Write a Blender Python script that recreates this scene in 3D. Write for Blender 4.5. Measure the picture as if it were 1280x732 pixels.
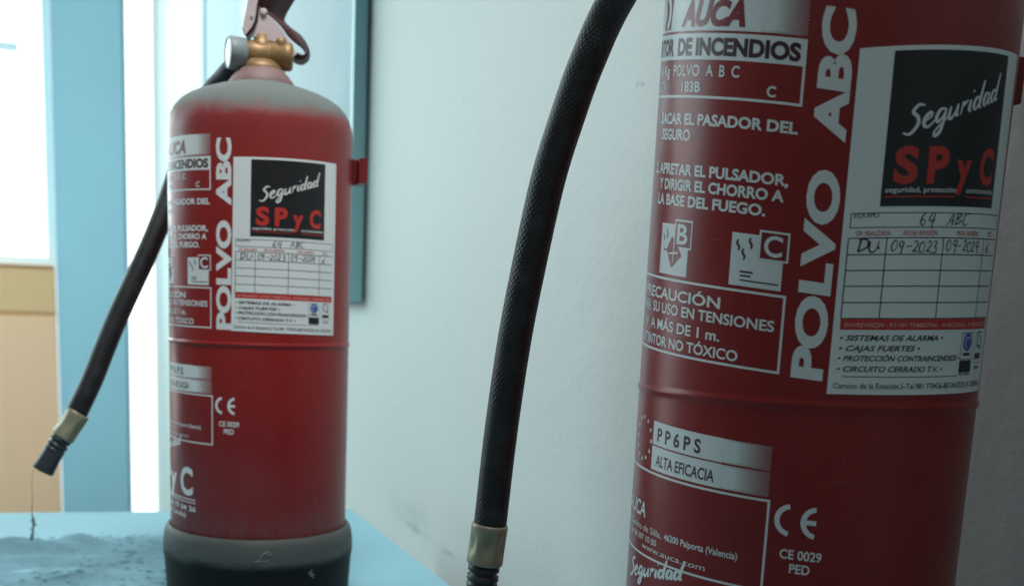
import bpy, bmesh, math, random
from mathutils import Vector, Matrix, noise
random.seed(7)
for o in list(bpy.data.objects): bpy.data.objects.remove(o)
SC = bpy.context.scene
COL = SC.collection

# ------------------------------------------------------------------ camera
H = 0.2557
cam_d = bpy.data.cameras.new('camera'); cam = bpy.data.objects.new('camera', cam_d); COL.objects.link(cam)
pitch, roll = 0.1687, 0.0339
fw = Vector((0, math.cos(pitch), -math.sin(pitch))); up = Vector((0, math.sin(pitch), math.cos(pitch))); rt = Vector((1, 0, 0))
r2 = math.cos(roll)*rt + math.sin(roll)*up; u2 = -math.sin(roll)*rt + math.cos(roll)*up
M = Matrix((r2, u2, -fw)).transposed().to_4x4(); M.translation = (0, 0, H)
cam.matrix_world = M
cam_d.sensor_width = 36; cam_d.lens = 36*1292.9/1280
cam_d.shift_x = 101/1280; cam_d.shift_y = 237.3/1280
cam_d.clip_start = 0.01; cam_d.clip_end = 200
cam_d.dof.use_dof = True; cam_d.dof.focus_distance = 0.52; cam_d.dof.aperture_fstop = 11.5
SC.camera = cam
SC.view_settings.view_transform = 'Standard'; SC.view_settings.look = 'None'
SC.view_settings.exposure = 0.0; SC.view_settings.gamma = 1

# room frame: u along the wall (away from the camera), v out of the wall into the room
P0 = Vector((0.0226, 0.9341, 0)); DU = Vector((-0.3251, 0.9457, 0)).normalized(); DV = Vector((-DU.y, DU.x, 0))
ROOM = Matrix((DU, DV, Vector((0, 0, 1)))).transposed().to_4x4(); ROOM.translation = P0
def R3(u, v, z): return P0 + DU*u + DV*v + Vector((0, 0, z))

# ------------------------------------------------------------------ light
W = bpy.data.worlds.new('World'); SC.world = W; W.use_nodes = True
W.node_tree.nodes['Background'].inputs[0].default_value = (0.76, 0.86, 0.86, 1)
W.node_tree.nodes['Background'].inputs[1].default_value = 0.15
def area(name, loc, target, sx, sy, power, col, spread=180):
    l = bpy.data.lights.new(name, 'AREA'); l.shape = 'RECTANGLE'; l.size = sx; l.size_y = sy; l.energy = power; l.color = col; l.spread = math.radians(spread)
    o = bpy.data.objects.new(name, l); COL.objects.link(o); o.location = loc
    o.rotation_euler = (target-loc).to_track_quat('-Z', 'Y').to_euler()
    return o
# daylight of the end window, and an added unseen fill at left that brightens the far end
area('end_window_daylight', R3(5.32, 1.55, 1.45), R3(0, 0.9, 0.9), 2.2, 2.1, 70, (0.62, 0.95, 1.0))
area('added_side_fill', R3(2.7, 3.0, 1.6), R3(3.7, 0.15, 0.15), 2.4, 1.9, 88, (0.60, 0.94, 1.0), 140)
# added overhead fill, out of view, narrowed onto the far extinguisher's front
area('added_overhead_fill', R3(-0.62, 0.24, 1.75), R3(0.12, 0.19, 0.33), 0.5, 0.4, 2.3, (1.0, 0.98, 0.95), 50)

# ------------------------------------------------------------------ materials
def new_mat(name):
    m = bpy.data.materials.new(name); m.use_nodes = True
    nt = m.node_tree; return m, nt, nt.nodes['Principled BSDF']
def N(nt, t, **kw):
    n = nt.nodes.new(t)
    for k, v in kw.items(): setattr(n, k, v)
    return n
def ramp(nt, src, stops):
    r = N(nt, 'ShaderNodeValToRGB'); e = r.color_ramp.elements
    while len(e) < len(stops): e.new(0.5)
    for i, (p, c) in enumerate(stops): e[i].position = p; e[i].color = (c, c, c, 1) if not isinstance(c, tuple) else c
    nt.links.new(src, r.inputs[0]); return r.outputs[0]
def mixc(nt, fac, a, b):
    m = N(nt, 'ShaderNodeMix', data_type='RGBA')
    for sock, v in ((0, fac), (6, a), (7, b)):
        if hasattr(v, 'links'): nt.links.new(v, m.inputs[sock])
        else: m.inputs[sock].default_value = v
    return m.outputs[2]
def math_(nt, op, a, b=None, clamp=False):
    m = N(nt, 'ShaderNodeMath', operation=op, use_clamp=clamp)
    for i, v in enumerate((a, b)):
        if v is None: continue
        if hasattr(v, 'links'): nt.links.new(v, m.inputs[i])
        else: m.inputs[i].default_value = v
    return m.outputs[0]
def tnoise(nt, vec, scale, detail=4, rough=0.55):
    n = N(nt, 'ShaderNodeTexNoise'); n.inputs['Scale'].default_value = scale; n.inputs['Detail'].default_value = detail
    n.inputs['Roughness'].default_value = rough; nt.links.new(vec, n.inputs['Vector']); return n.outputs[0]
def mapping(nt, vec, scale):
    m = N(nt, 'ShaderNodeMapping'); m.inputs['Scale'].default_value = scale; nt.links.new(vec, m.inputs['Vector']); return m.outputs[0]
def bump(nt, bsdf, h, strength, dist=0.001):
    b = N(nt, 'ShaderNodeBump'); b.inputs['Strength'].default_value = strength; b.inputs['Distance'].default_value = dist
    nt.links.new(h, b.inputs['Height']); nt.links.new(b.outputs[0], bsdf.inputs['Normal'])
def objco(nt): return N(nt, 'ShaderNodeTexCoord').outputs['Object']
def simple(name, col, rough=0.5, metal=0.0, var=0.12, nscale=60, bstr=0.0, spec=0.5, coat=0.0):
    m, nt, b = new_mat(name); co = objco(nt)
    n = tnoise(nt, co, nscale)
    dark = tuple(c*(1-var) for c in col)+(1,); lite = tuple(min(1, c*(1+var)) for c in col)+(1,)
    nt.links.new(mixc(nt, n, dark, lite), b.inputs['Base Color'])
    nt.links.new(math_(nt, 'ADD', math_(nt, 'MULTIPLY', n, 0.16), rough-0.08), b.inputs['Roughness'])
    b.inputs['Metallic'].default_value = metal; b.inputs['Specular IOR Level'].default_value = spec
    b.inputs['Coat Weight'].default_value = coat
    if bstr: bump(nt, b, n, bstr)
    return m

def red_paint():
    m, nt, b = new_mat('red_paint'); co = objco(nt)
    sep = N(nt, 'ShaderNodeSeparateXYZ'); nt.links.new(co, sep.inputs[0]); z = sep.outputs[2]
    n1 = tnoise(nt, co, 18); n2 = tnoise(nt, co, 240, 3); n3 = tnoise(nt, mapping(nt, co, (20, 20, 20)), 1.8, 5)
    base = mixc(nt, n1, (0.25, 0.014, 0.015, 1), (0.30, 0.021, 0.021, 1))
    # powder dust lying on the shoulder and, thinly, above the foot ring
    zz = math_(nt, 'ADD', z, math_(nt, 'MULTIPLY', math_(nt, 'SUBTRACT', n3, 0.5), 0.022))
    top = N(nt, 'ShaderNodeMapRange', interpolation_type='SMOOTHSTEP'); nt.links.new(zz, top.inputs[0])
    top.inputs[1].default_value = 0.3915; top.inputs[2].default_value = 0.4085; top.inputs[4].default_value = 0.93
    film = N(nt, 'ShaderNodeMapRange', interpolation_type='SMOOTHSTEP'); nt.links.new(zz, film.inputs[0])
    film.inputs[1].default_value = 0.31; film.inputs[2].default_value = 0.42; film.inputs[4].default_value = 0.10
    low = N(nt, 'ShaderNodeMapRange', interpolation_type='SMOOTHSTEP'); nt.links.new(zz, low.inputs[0])
    low.inputs[1].default_value = 0.094; low.inputs[2].default_value = 0.068; low.inputs[4].default_value = 0.16
    web = ramp(nt, tnoise(nt, mapping(nt, co, (60, 60, 22)), 1.6, 6, 0.7), [(0.45, 0.0), (0.52, 1.0), (0.60, 0.0)])
    lowm = math_(nt, 'MULTIPLY', low.outputs[0], math_(nt, 'ADD', web, 0.35))
    speck = ramp(nt, n2, [(0.68, 0.0), (0.78, 0.12)])
    grain = math_(nt, 'ADD', math_(nt, 'MULTIPLY', tnoise(nt, co, 420, 3, 0.6), 0.5), 0.72, True)
    topg = math_(nt, 'MULTIPLY', top.outputs[0], grain)
    scr = math_(nt, 'MULTIPLY', ramp(nt, tnoise(nt, mapping(nt, co, (90, 90, 7)), 2.0, 3, 0.6), [(0.705, 0.0), (0.73, 1.0), (0.74, 0.0)]), 0.28)
    scr2 = math_(nt, 'MULTIPLY', ramp(nt, tnoise(nt, mapping(nt, co, (16, 16, 120)), 2.0, 3, 0.6), [(0.715, 0.0), (0.735, 1.0), (0.745, 0.0)]), 0.25)
    smear = math_(nt, 'MULTIPLY', ramp(nt, tnoise(nt, mapping(nt, co, (22, 22, 12)), 1.2, 5, 0.65), [(0.50, 0.0), (0.72, 1.0)]), 0.07)
    speck = math_(nt, 'ADD', math_(nt, 'MAXIMUM', speck, scr), math_(nt, 'ADD', scr2, smear))
    d = math_(nt, 'ADD', math_(nt, 'MAXIMUM', topg, lowm), math_(nt, 'ADD', film.outputs[0], speck), True)
    nt.links.new(mixc(nt, d, base, (0.165, 0.20, 0.195, 1)), b.inputs['Base Color'])
    rr = math_(nt, 'ADD', math_(nt, 'MULTIPLY', d, 0.6), math_(nt, 'ADD', math_(nt, 'MULTIPLY', n1, 0.08), 0.27), True)
    nt.links.new(rr, b.inputs['Roughness'])
    b.inputs['Specular IOR Level'].default_value = 0.36
    bump(nt, b, tnoise(nt, co, 55, 2), 0.10, 0.0008)
    return m
M_RED = red_paint()
M_HANDLE = simple('shaded_handle_paint', (0.055, 0.008, 0.012), 0.45, var=0.25, nscale=90)  # red paint darkened: shade of the strap's unlit side is in the colour
M_CHEEK = simple('lit_dusty_handle_paint', (0.60, 0.50, 0.51), 0.55, var=0.14, nscale=120)  # dusty red paint paled: window light on the cheeks is in the colour
M_PRINT = simple('silk_screen_white', (0.77, 0.79, 0.785), 0.42, var=0.06, nscale=400, spec=0.3)
M_PRED = simple('silk_screen_red', (0.22, 0.012, 0.016), 0.40, var=0.08)
M_PDARK = simple('silk_screen_maroon', (0.055, 0.014, 0.018), 0.45, var=0.08)
M_PAPER = simple('sticker_paper', (0.79, 0.83, 0.83), 0.40, var=0.03, nscale=25)
M_BLACK = simple('printed_black', (0.011, 0.012, 0.014), 0.42, var=0.1)
M_INKRED = simple('printed_red', (0.56, 0.035, 0.028), 0.45, var=0.06)
M_INKBLUE = simple('printed_blue', (0.03, 0.11, 0.42), 0.45, var=0.06)
M_PEN = simple('pen_ink', (0.02, 0.022, 0.03), 0.5, var=0.2)
M_WHITE = simple('printed_white', (0.76, 0.77, 0.77), 0.45, var=0.04)
M_BRASS = simple('brass', (0.30, 0.19, 0.09), 0.5, metal=0.4, var=0.40, nscale=140, bstr=0.12)
M_GAUGE = simple('grey_gauge_plastic', (0.22, 0.27, 0.28), 0.5, var=0.1)
M_DIAL = simple('gauge_dial', (0.72, 0.74, 0.76), 0.25, var=0.03)
M_FERRULE = simple('dull_zinc_ferrule', (0.30, 0.285, 0.20), 0.42, metal=0.25, var=0.30, nscale=120, bstr=0.2)
M_NOZZLE = simple('nozzle_plastic', (0.030, 0.036, 0.042), 0.45, var=0.35, nscale=200, bstr=0.2)
M_LINT = simple('lint', (0.36, 0.36, 0.35), 0.9, var=0.2)
M_WEB = simple('cobweb_fluff', (0.20, 0.27, 0.29), 0.9, var=0.35, nscale=300)
M_GAPSHADE = simple('gap_shadow_dark', (0.012, 0.03, 0.035), 0.6)  # near-black tone for the shadow between board and wall

def rubber_skirt():
    m, nt, b = new_mat('foot_rubber'); co = objco(nt)
    sep = N(nt, 'ShaderNodeSeparateXYZ'); nt.links.new(co, sep.inputs[0])
    n = tnoise(nt, mapping(nt, co, (14, 14, 60)), 2.2, 6, 0.65); nf = tnoise(nt, co, 220, 4)
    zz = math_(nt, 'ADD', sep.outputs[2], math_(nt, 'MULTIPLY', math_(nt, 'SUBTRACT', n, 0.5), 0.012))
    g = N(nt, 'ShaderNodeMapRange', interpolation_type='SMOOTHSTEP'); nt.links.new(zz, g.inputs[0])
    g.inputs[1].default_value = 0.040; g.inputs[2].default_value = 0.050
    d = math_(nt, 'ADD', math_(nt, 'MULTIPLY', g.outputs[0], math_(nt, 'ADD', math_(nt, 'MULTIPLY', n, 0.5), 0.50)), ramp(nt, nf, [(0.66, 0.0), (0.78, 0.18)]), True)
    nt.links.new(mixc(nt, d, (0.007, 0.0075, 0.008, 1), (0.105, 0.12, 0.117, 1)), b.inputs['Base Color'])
    b.inputs['Roughness'].default_value = 0.6; b.inputs['Specular IOR Level'].default_value = 0.2
    bump(nt, b, nf, 0.25, 0.0006)
    return m
M_RUBBER = rubber_skirt()
def hose_mat():
    m, nt, b = new_mat('braided_hose_rubber'); tc = N(nt, 'ShaderNodeTexCoord'); uv = tc.outputs['UV']; co = tc.outputs['Object']
    hs = []
    for sgn in (1, -1):
        mp = N(nt, 'ShaderNodeMapping'); mp.inputs['Rotation'].default_value = (0, 0, sgn*0.62); nt.links.new(uv, mp.inputs['Vector'])
        w = N(nt, 'ShaderNodeTexWave'); w.inputs['Scale'].default_value = 1.5; w.inputs['Distortion'].default_value = 1.2; w.inputs['Detail'].default_value = 2
        nt.links.new(mp.outputs[0], w.inputs['Vector']); hs.append(w.outputs['Fac'])
    h = math_(nt, 'MULTIPLY', hs[0], hs[1])
    n = tnoise(nt, co, 90, 4); n2 = tnoise(nt, co, 420, 3)
    h2 = math_(nt, 'ADD', h, math_(nt, 'MULTIPLY', n2, 0.5))
    dust = math_(nt, 'MULTIPLY', ramp(nt, n, [(0.45, 0.0), (0.75, 1.0)]), 0.22)
    nt.links.new(mixc(nt, dust, (0.012, 0.013, 0.015, 1), (0.10, 0.11, 0.115, 1)), b.inputs['Base Color'])
    b.inputs['Roughness'].default_value = 0.50
    b.inputs['Specular IOR Level'].default_value = 0.4; bump(nt, b, math_(nt, 'ADD', math_(nt, 'MULTIPLY', h2, ramp(nt, tnoise(nt, co, 35, 3), [(0.35, 0.15), (0.7, 0.8)])), math_(nt, 'MULTIPLY', tnoise(nt, co, 700, 4, 0.7), 0.5)), 0.6, 0.0007)
    return m
M_HOSE = hose_mat()

def wall_mat():
    m, nt, b = new_mat('plaster_wall'); co = objco(nt)          # object space: x = u, z = height
    big = tnoise(nt, co, 2.2, 5); fine = tnoise(nt, co, 160, 5, 0.6); mid = tnoise(nt, co, 24, 4)
    base = mixc(nt, big, (0.60, 0.63, 0.61, 1), (0.665, 0.685, 0.66, 1))
    tot = None
    sep = N(nt, 'ShaderNodeSeparateXYZ'); nt.links.new(co, sep.inputs[0])
    nx = math_(nt, 'MULTIPLY', math_(nt, 'SUBTRACT', mid, 0.5), 1.0)
    rag = math_(nt, 'MULTIPLY', math_(nt, 'SUBTRACT', tnoise(nt, mapping(nt, co, (1, 1, 2)), 260, 3), 0.42), 4.0)
    for (u, z, ru, rz, s) in [(0.41, -0.036, 0.075, 0.006, 0.75), (0.43, -0.022, 0.12, 0.030, 0.28), (0.274, -0.038, 0.030, 0.004, 0.55), (-0.123, 0.432, 0.010, 0.0035, 0.55), (-0.127, 0.4325, 0.0025, 0.0025, 0.95), (-0.05, 0.192, 0.0016, 0.022, 0.35),
                              (-0.004, 0.326, 0.003, 0.0035, 0.55), (-0.071, 0.296, 0.0025, 0.0025, 0.5), (0.516, 0.111, 0.016, 0.004, 0.45), (0.006, 0.03, 0.003, 0.003, 0.5), (-0.046, 0.255, 0.0014, 0.02, 0.30), (0.111, 0.506, 0.005, 0.004, 0.25)]:
        dx = math_(nt, 'DIVIDE', math_(nt, 'SUBTRACT', sep.outputs[0], u), ru); dz = math_(nt, 'DIVIDE', math_(nt, 'SUBTRACT', sep.outputs[2], z), rz)
        d2 = math_(nt, 'ADD', math_(nt, 'MULTIPLY', dx, dx), math_(nt, 'MULTIPLY', dz, dz))
        d2 = math_(nt, 'ADD', d2, math_(nt, 'ADD', math_(nt, 'MULTIPLY', nx, 1.4), rag))
        f = math_(nt, 'MULTIPLY', math_(nt, 'SUBTRACT', 1.0, d2, True), s)
        tot = f if tot is None else math_(nt, 'MAXIMUM', tot, f)
    spk = math_(nt, 'MULTIPLY', ramp(nt, tnoise(nt, co, 46, 2), [(0.73, 0.0), (0.80, 1.0)]), 0.22)
    tot = math_(nt, 'MAXIMUM', tot, spk)
    nt.links.new(mixc(nt, tot, base, (0.17, 0.27, 0.31, 1)), b.inputs['Base Color'])
    b.inputs['Roughness'].default_value = 0.62
    bump(nt, b, math_(nt, 'ADD', math_(nt, 'MULTIPLY', fine, 0.5), math_(nt, 'MULTIPLY', mid, 1.4)), 0.26, 0.002)
    return m
M_WALL = wall_mat()
M_TABLE = simple('pale_blue_laminate', (0.225, 0.45, 0.53), 0.62, var=0.06, nscale=9, bstr=0.05, spec=0.25)
def powder_mat():
    m, nt, b = new_mat('spilled_powder'); co = objco(nt)
    n = tnoise(nt, mapping(nt, co, (16, 9, 16)), 4, 6, 0.7)
    dk = ramp(nt, tnoise(nt, mapping(nt, co, (60, 22, 40)), 1.3, 5, 0.7), [(0.585, 0.0), (0.70, 0.8)])
    nt.nodes['Principled BSDF'].inputs['Specular IOR Level'].default_value = 0.2
    c = mixc(nt, n, (0.165, 0.34, 0.41, 1), (0.25, 0.48, 0.57, 1))
    nt.links.new(mixc(nt, dk, c, (0.10, 0.23, 0.285, 1)), b.inputs['Base Color'])
    b.inputs['Roughness'].default_value = 0.8
    bump(nt, b, tnoise(nt, mapping(nt, co, (60, 26, 60)), 1.6, 6, 0.72), 0.9, 0.006)
    return m
M_POWDER = powder_mat()
M_COLUMN = simple('blue_column_paint', (0.36, 0.54, 0.62), 0.5, var=0.05, nscale=4)
def wood_mat(name, c1, c2):
    m, nt, b = new_mat(name); co = objco(nt)
    n = tnoise(nt, mapping(nt, co, (14, 14, 0.9)), 2.0, 5, 0.6)
    nt.links.new(mixc(nt, n, c1, c2), b.inputs['Base Color']); b.inputs['Roughness'].default_value = 0.4
    return m
M_WOOD1 = wood_mat('light_wood', (0.95, 0.48, 0.29, 1), (0.97, 0.55, 0.35, 1))
M_WOOD2 = wood_mat('honey_wood', (0.78, 0.42, 0.21, 1), (0.84, 0.49, 0.26, 1))
M_WFRAME = simple('white_window_frame', (0.78, 0.82, 0.82), 0.4, var=0.03)
M_BOARDF = simple('teal_board_frame', (0.22, 0.44, 0.47), 0.4, var=0.10, nscale=14)
M_BOARDFRONT = simple('pale_board_frame', (0.24, 0.36, 0.385), 0.5, var=0.05, nscale=6, spec=0.2)
M_BOARDP = simple('white_board_panel', (0.36, 0.43, 0.44), 0.55, var=0.12, nscale=2.5, spec=0.2)
M_FLOOR = simple('grey_floor', (0.30, 0.33, 0.34), 0.5, var=0.1, nscale=3)
def glass_mat():
    m = bpy.data.materials.new('window_glass'); m.use_nodes = True; nt = m.node_tree; nt.nodes.clear()
    t = N(nt, 'ShaderNodeBsdfTransparent'); g = N(nt, 'ShaderNodeBsdfGlossy'); g.inputs['Roughness'].default_value = 0.02
    mx = N(nt, 'ShaderNodeMixShader'); mx.inputs[0].default_value = 0.06; o = N(nt, 'ShaderNodeOutputMaterial')
    nt.links.new(t.outputs[0], mx.inputs[1]); nt.links.new(g.outputs[0], mx.inputs[2]); nt.links.new(mx.outputs[0], o.inputs[0]); return m
M_GLASS = glass_mat()
def sky_mat():
    m = bpy.data.materials.new('bright_sky'); m.use_nodes = True; nt = m.node_tree; nt.nodes.clear()
    e = N(nt, 'ShaderNodeEmission'); o = N(nt, 'ShaderNodeOutputMaterial'); co = objco(nt)
    nt.links.new(mixc(nt, tnoise(nt, co, 0.3), (0.86, 0.96, 1, 1), (1, 1, 1, 1)), e.inputs[0]); e.inputs[1].default_value = 2.6
    nt.links.new(e.outputs[0], o.inputs[0]); return m
M_SKY = sky_mat()

# ------------------------------------------------------------------ mesh helpers
def link(name, me, parent=None, smooth=False, mats=()):
    for m in mats: me.materials.append(m)
    if smooth:
        for p in me.polygons: p.use_smooth = True
    o = bpy.data.objects.new(name, me); COL.objects.link(o)
    if parent: o.parent = parent
    return o
def from_bm(name, bm, mats, parent=None, smooth=False):
    me = bpy.data.meshes.new(name); bm.normal_update(); bm.to_mesh(me); bm.free()
    return link(name, me, parent, smooth, mats if isinstance(mats, (list, tuple)) else [mats])
def tag(o, label=None, cat=None, group=None, kind=None):
    if label: o['label'] = label
    if cat: o['category'] = cat
    if group: o['group'] = group
    if kind: o['kind'] = kind
    return o
def empty(name, loc, rz=0):
    o = bpy.data.objects.new(name, None); COL.objects.link(o); o.location = loc; o.rotation_euler = (0, 0, rz); o.empty_display_size = 0.05; return o
def box(bm, lo, hi, bev=0.0):
    r = bmesh.ops.create_cube(bm, size=1); vs = r['verts']
    for v in vs: v.co = Vector([lo[i]+(v.co[i]+0.5)*(hi[i]-lo[i]) for i in range(3)])
    if bev:
        es = list({e for v in vs for e in v.link_edges})
        bmesh.ops.bevel(bm, geom=es, offset=bev, segments=2, affect='EDGES')
def lathe(bm, prof, seg=160, axis=None):
    """revolve (r, z) pairs; axis = Matrix placing the local z axis"""
    rings = []
    for r, z in prof:
        if r < 1e-7: rings.append([bm.verts.new((0, 0, z))])
        else: rings.append([bm.verts.new((r*math.cos(2*math.pi*k/seg), r*math.sin(2*math.pi*k/seg), z)) for k in range(seg)])
    for a, b in zip(rings, rings[1:]):
        for k in range(seg):
            k2 = (k+1) % seg
            if len(a) == 1 and len(b) == 1: continue
            if len(a) == 1: bm.faces.new((a[0], b[k2], b[k]))
            elif len(b) == 1: bm.faces.new((a[k], a[k2], b[0]))
            else: bm.faces.new((a[k], a[k2], b[k2], b[k]))
    vs = [v for r in rings for v in r]
    if axis is not None: bmesh.ops.transform(bm, matrix=axis, verts=vs)
def spline(pts, n):
    """Catmull-Rom through pts (tuples of any length)"""
    P = [Vector(p) for p in pts]; P = [P[0]*2-P[1]]+P+[P[-1]*2-P[-2]]; out = []
    for i in range(1, len(P)-2):
        for k in range(n):
            t = k/n; a, b, c, d = P[i-1], P[i], P[i+1], P[i+2]
            out.append(0.5*((2*b)+(c-a)*t+(2*a-5*b+4*c-d)*t*t+(3*b-a-3*c+d)*t*t*t))
    out.append(P[-2].copy()); return out
def tube(bm, pts, rad, seg=20, cap=True, uv=False):
    """sweep; rad = number or list; returns nothing"""
    n = len(pts); rads = rad if isinstance(rad, (list, tuple)) else [rad]*n
    T = [(pts[min(i+1, n-1)]-pts[max(i-1, 0)]).normalized() for i in range(n)]
    ref = Vector((0, 1, 0)) if abs(T[0].y) < 0.9 else Vector((1, 0, 0))
    nrm = (ref-T[0]*ref.dot(T[0])).normalized(); rings = []; L = [0.0]
    for i in range(1, n): L.append(L[-1]+(pts[i]-pts[i-1]).length)
    for i in range(n):
        nrm = (nrm-T[i]*nrm.dot(T[i])).normalized(); bn = T[i].cross(nrm)
        rr = rads[i]
        rings.append([bm.verts.new(pts[i]+(nrm*math.cos(2*math.pi*k/seg)+bn*math.sin(2*math.pi*k/seg))*(rr(2*math.pi*k/seg) if callable(rr) else rr)) for k in range(seg)])
    lay = bm.loops.layers.uv.verify() if uv else None
    for i in range(n-1):
        for k in range(seg):
            k2 = (k+1) % seg
            f = bm.faces.new((rings[i][k], rings[i][k2], rings[i+1][k2], rings[i+1][k]))
            if uv:
                for lp, (a, b) in zip(f.loops, ((i, k), (i, k+1), (i+1, k+1), (i+1, k))):
                    lp[lay].uv = (b/seg*5.5, L[a]*100)
    if cap:
        bm.faces.new(rings[0][::-1]); bm.faces.new(rings[-1])

# ------------------------------------------------------------------ flat artwork wrapped on the cylinder (s, z in mm)
TXT = {}
def glyphs(s, weight, shear):
    key = (s, weight, shear)
    if key not in TXT:
        c = bpy.data.curves.new('t', 'FONT'); c.body = s; c.dimensions = '2D'; c.fill_mode = 'FRONT'; c.resolution_u = 4; c.offset = weight; c.shear = shear
        o = bpy.data.objects.new('t', c); COL.objects.link(o)
        bpy.context.view_layer.update()
        me = bpy.data.meshes.new_from_object(o)
        TXT[key] = ([(v.co.x, v.co.y) for v in me.vertices], [tuple(p.vertices) for p in me.polygons])
        bpy.data.objects.remove(o); bpy.data.curves.remove(c); bpy.data.meshes.remove(me)
    return TXT[key]
def capheight(weight): return max(y for x, y in glyphs('H', weight, 0)[0])
class Art:
    """collects flat polygons in (s, z) mm with a material index and a layer, then wraps them"""
    def __init__(self): self.polys = []          # (verts2d, faces, mat, layer)
    def add(self, verts, faces, mat, layer): self.polys.append((verts, faces, mat, layer))
    def rect(self, s0, z0, s1, z1, mat, layer=0): self.add([(s0, z0), (s1, z0), (s1, z1), (s0, z1)], [(0, 1, 2, 3)], mat, layer)
    def frame(self, s0, z0, s1, z1, w, mat, layer=0):
        self.rect(s0, z0, s1, z0+w, mat, layer); self.rect(s0, z1-w, s1, z1, mat, layer)
        self.rect(s1-w, z0+w, s1, z1-w, mat, layer); self.rect(s0, z0+w, s0+w, z1-w, mat, layer)
    def text(self, s, s0, s1, zb, h, mat, layer=1, weight=0.0, shear=0.0, rot=False):
        v, f = glyphs(s, weight, shear)
        x0 = min(p[0] for p in v); x1 = max(p[0] for p in v); k = (s1-s0)/(x1-x0); kh = h/capheight(weight)
        if rot: vv = [(zb-p[1]*kh, s0+(p[0]-x0)*k) for p in v]      # reads upwards: s0..s1 is then a z range, zb the right-hand s
        else: vv = [(s0+(p[0]-x0)*k, zb+p[1]*kh) for p in v]
        self.add(vv, f, mat, layer)
    def stroke(self, pts, w, mat, layer=1, n=5, taper=True):
        q = spline([tuple(p)+(0,) for p in pts], n) if len(pts) > 2 else [Vector(tuple(p)+(0,)) for p in pts]
        m = len(q); vs = []; fs = []
        for i in range(m):
            t = (q[min(i+1, m-1)]-q[max(i-1, 0)]); t = t.normalized() if t.length > 1e-9 else Vector((1, 0, 0)); nn = Vector((-t.y, t.x, 0))
            ww = w*(0.5 if not taper else 0.5*(0.55+0.45*math.sin(math.pi*min(1, max(0, (i+0.5)/m)))))*(1+0.25*nn.x)
            vs += [(q[i].x+nn.x*ww, q[i].y+nn.y*ww), (q[i].x-nn.x*ww, q[i].y-nn.y*ww)]
        for i in range(m-1): fs.append((2*i, 2*i+1, 2*i+3, 2*i+2))
        self.add(vs, fs, mat, layer)
    def arc(self, cs, cz, rs, rz, w, a0, a1, mat, layer=1, n=28):
        vs = []; fs = []
        for i in range(n+1):
            a = math.radians(a0+(a1-a0)*i/n)
            vs += [(cs+rs*math.cos(a), cz+rz*math.sin(a)), (cs+(rs-w)*math.cos(a), cz+(rz-w)*math.sin(a))]
        for i in range(n): fs.append((2*i, 2*i+1, 2*i+3, 2*i+2))
        self.add(vs, fs, mat, layer)
    def disc(self, cs, cz, rs, rz, mat, layer=1, n=28):
        vs = [(cs+rs*math.cos(2*math.pi*i/n), cz+rz*math.sin(2*math.pi*i/n)) for i in range(n)]; self.add(vs, [tuple(range(n))], mat, layer)
    def halftone(self, s0, s1, z0, z1, mat, layer=0, pitch=1.3):
        nc = int((s1-s0)/pitch); vs = []; fs = []
        nr = int(round((z1-z0)/(pitch*0.5)))
        pz = (z1-z0)/nr
        for i in range(nc):
            for j in range(nr):
                t = (i+(0.5 if j % 2 else 0))/nc; r = pitch*0.5*(1.22-0.85*t)
                c = (s0+(i+(0.75 if j % 2 else 0.25))*pitch, z0+(j+0.5)*pz); rz = min(r, c[1]-z0, z1-c[1]); b = len(vs)
                vs += [(c[0]-r, c[1]), (c[0], c[1]-rz), (c[0]+r, c[1]), (c[0], c[1]+rz)]; fs.append((b, b+1, b+2, b+3))
        self.add(vs, fs, mat, layer)
    def build(self, name, mats, parent, warp, R=75.0, base=0.06, step=0.055, only=None):
        bm = bmesh.new()
        for vs, fs, mi, layer in self.polys:
            t = bmesh.new(); bv = [t.verts.new((x, y, 0)) for x, y in vs]
            for f in fs:
                try: t.faces.new([bv[i] for i in f])
                except ValueError: pass
            s0 = min(x for x, y in vs); s1 = max(x for x, y in vs)
            if s1-s0 > 2.4:
                cut = math.ceil(s0/2.0)*2.0
                while cut < s1:
                    bmesh.ops.bisect_plane(t, geom=t.verts[:]+t.edges[:]+t.faces[:], plane_co=(cut, 0, 0), plane_no=(1, 0, 0), dist=1e-5); cut += 2.0
            t.normal_update()
            mp = {}
            for v in t.verts:
                s, z = warp(v.co.x, v.co.y); a = s/R-math.pi/2; rr = R+base+step*layer
                mp[v] = bm.verts.new((rr*math.cos(a)/1000, rr*math.sin(a)/1000, z/1000))
            for f in t.faces:
                vv = [mp[v] for v in f.verts]
                if f.normal.z < 0: vv.reverse()
                try: nf = bm.faces.new(vv); nf.material_index = mi
                except ValueError: pass
            t.free()
        me = bpy.data.meshes.new(name); bm.to_mesh(me); bm.free()
        return link(name, me, parent, False, mats)

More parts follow.
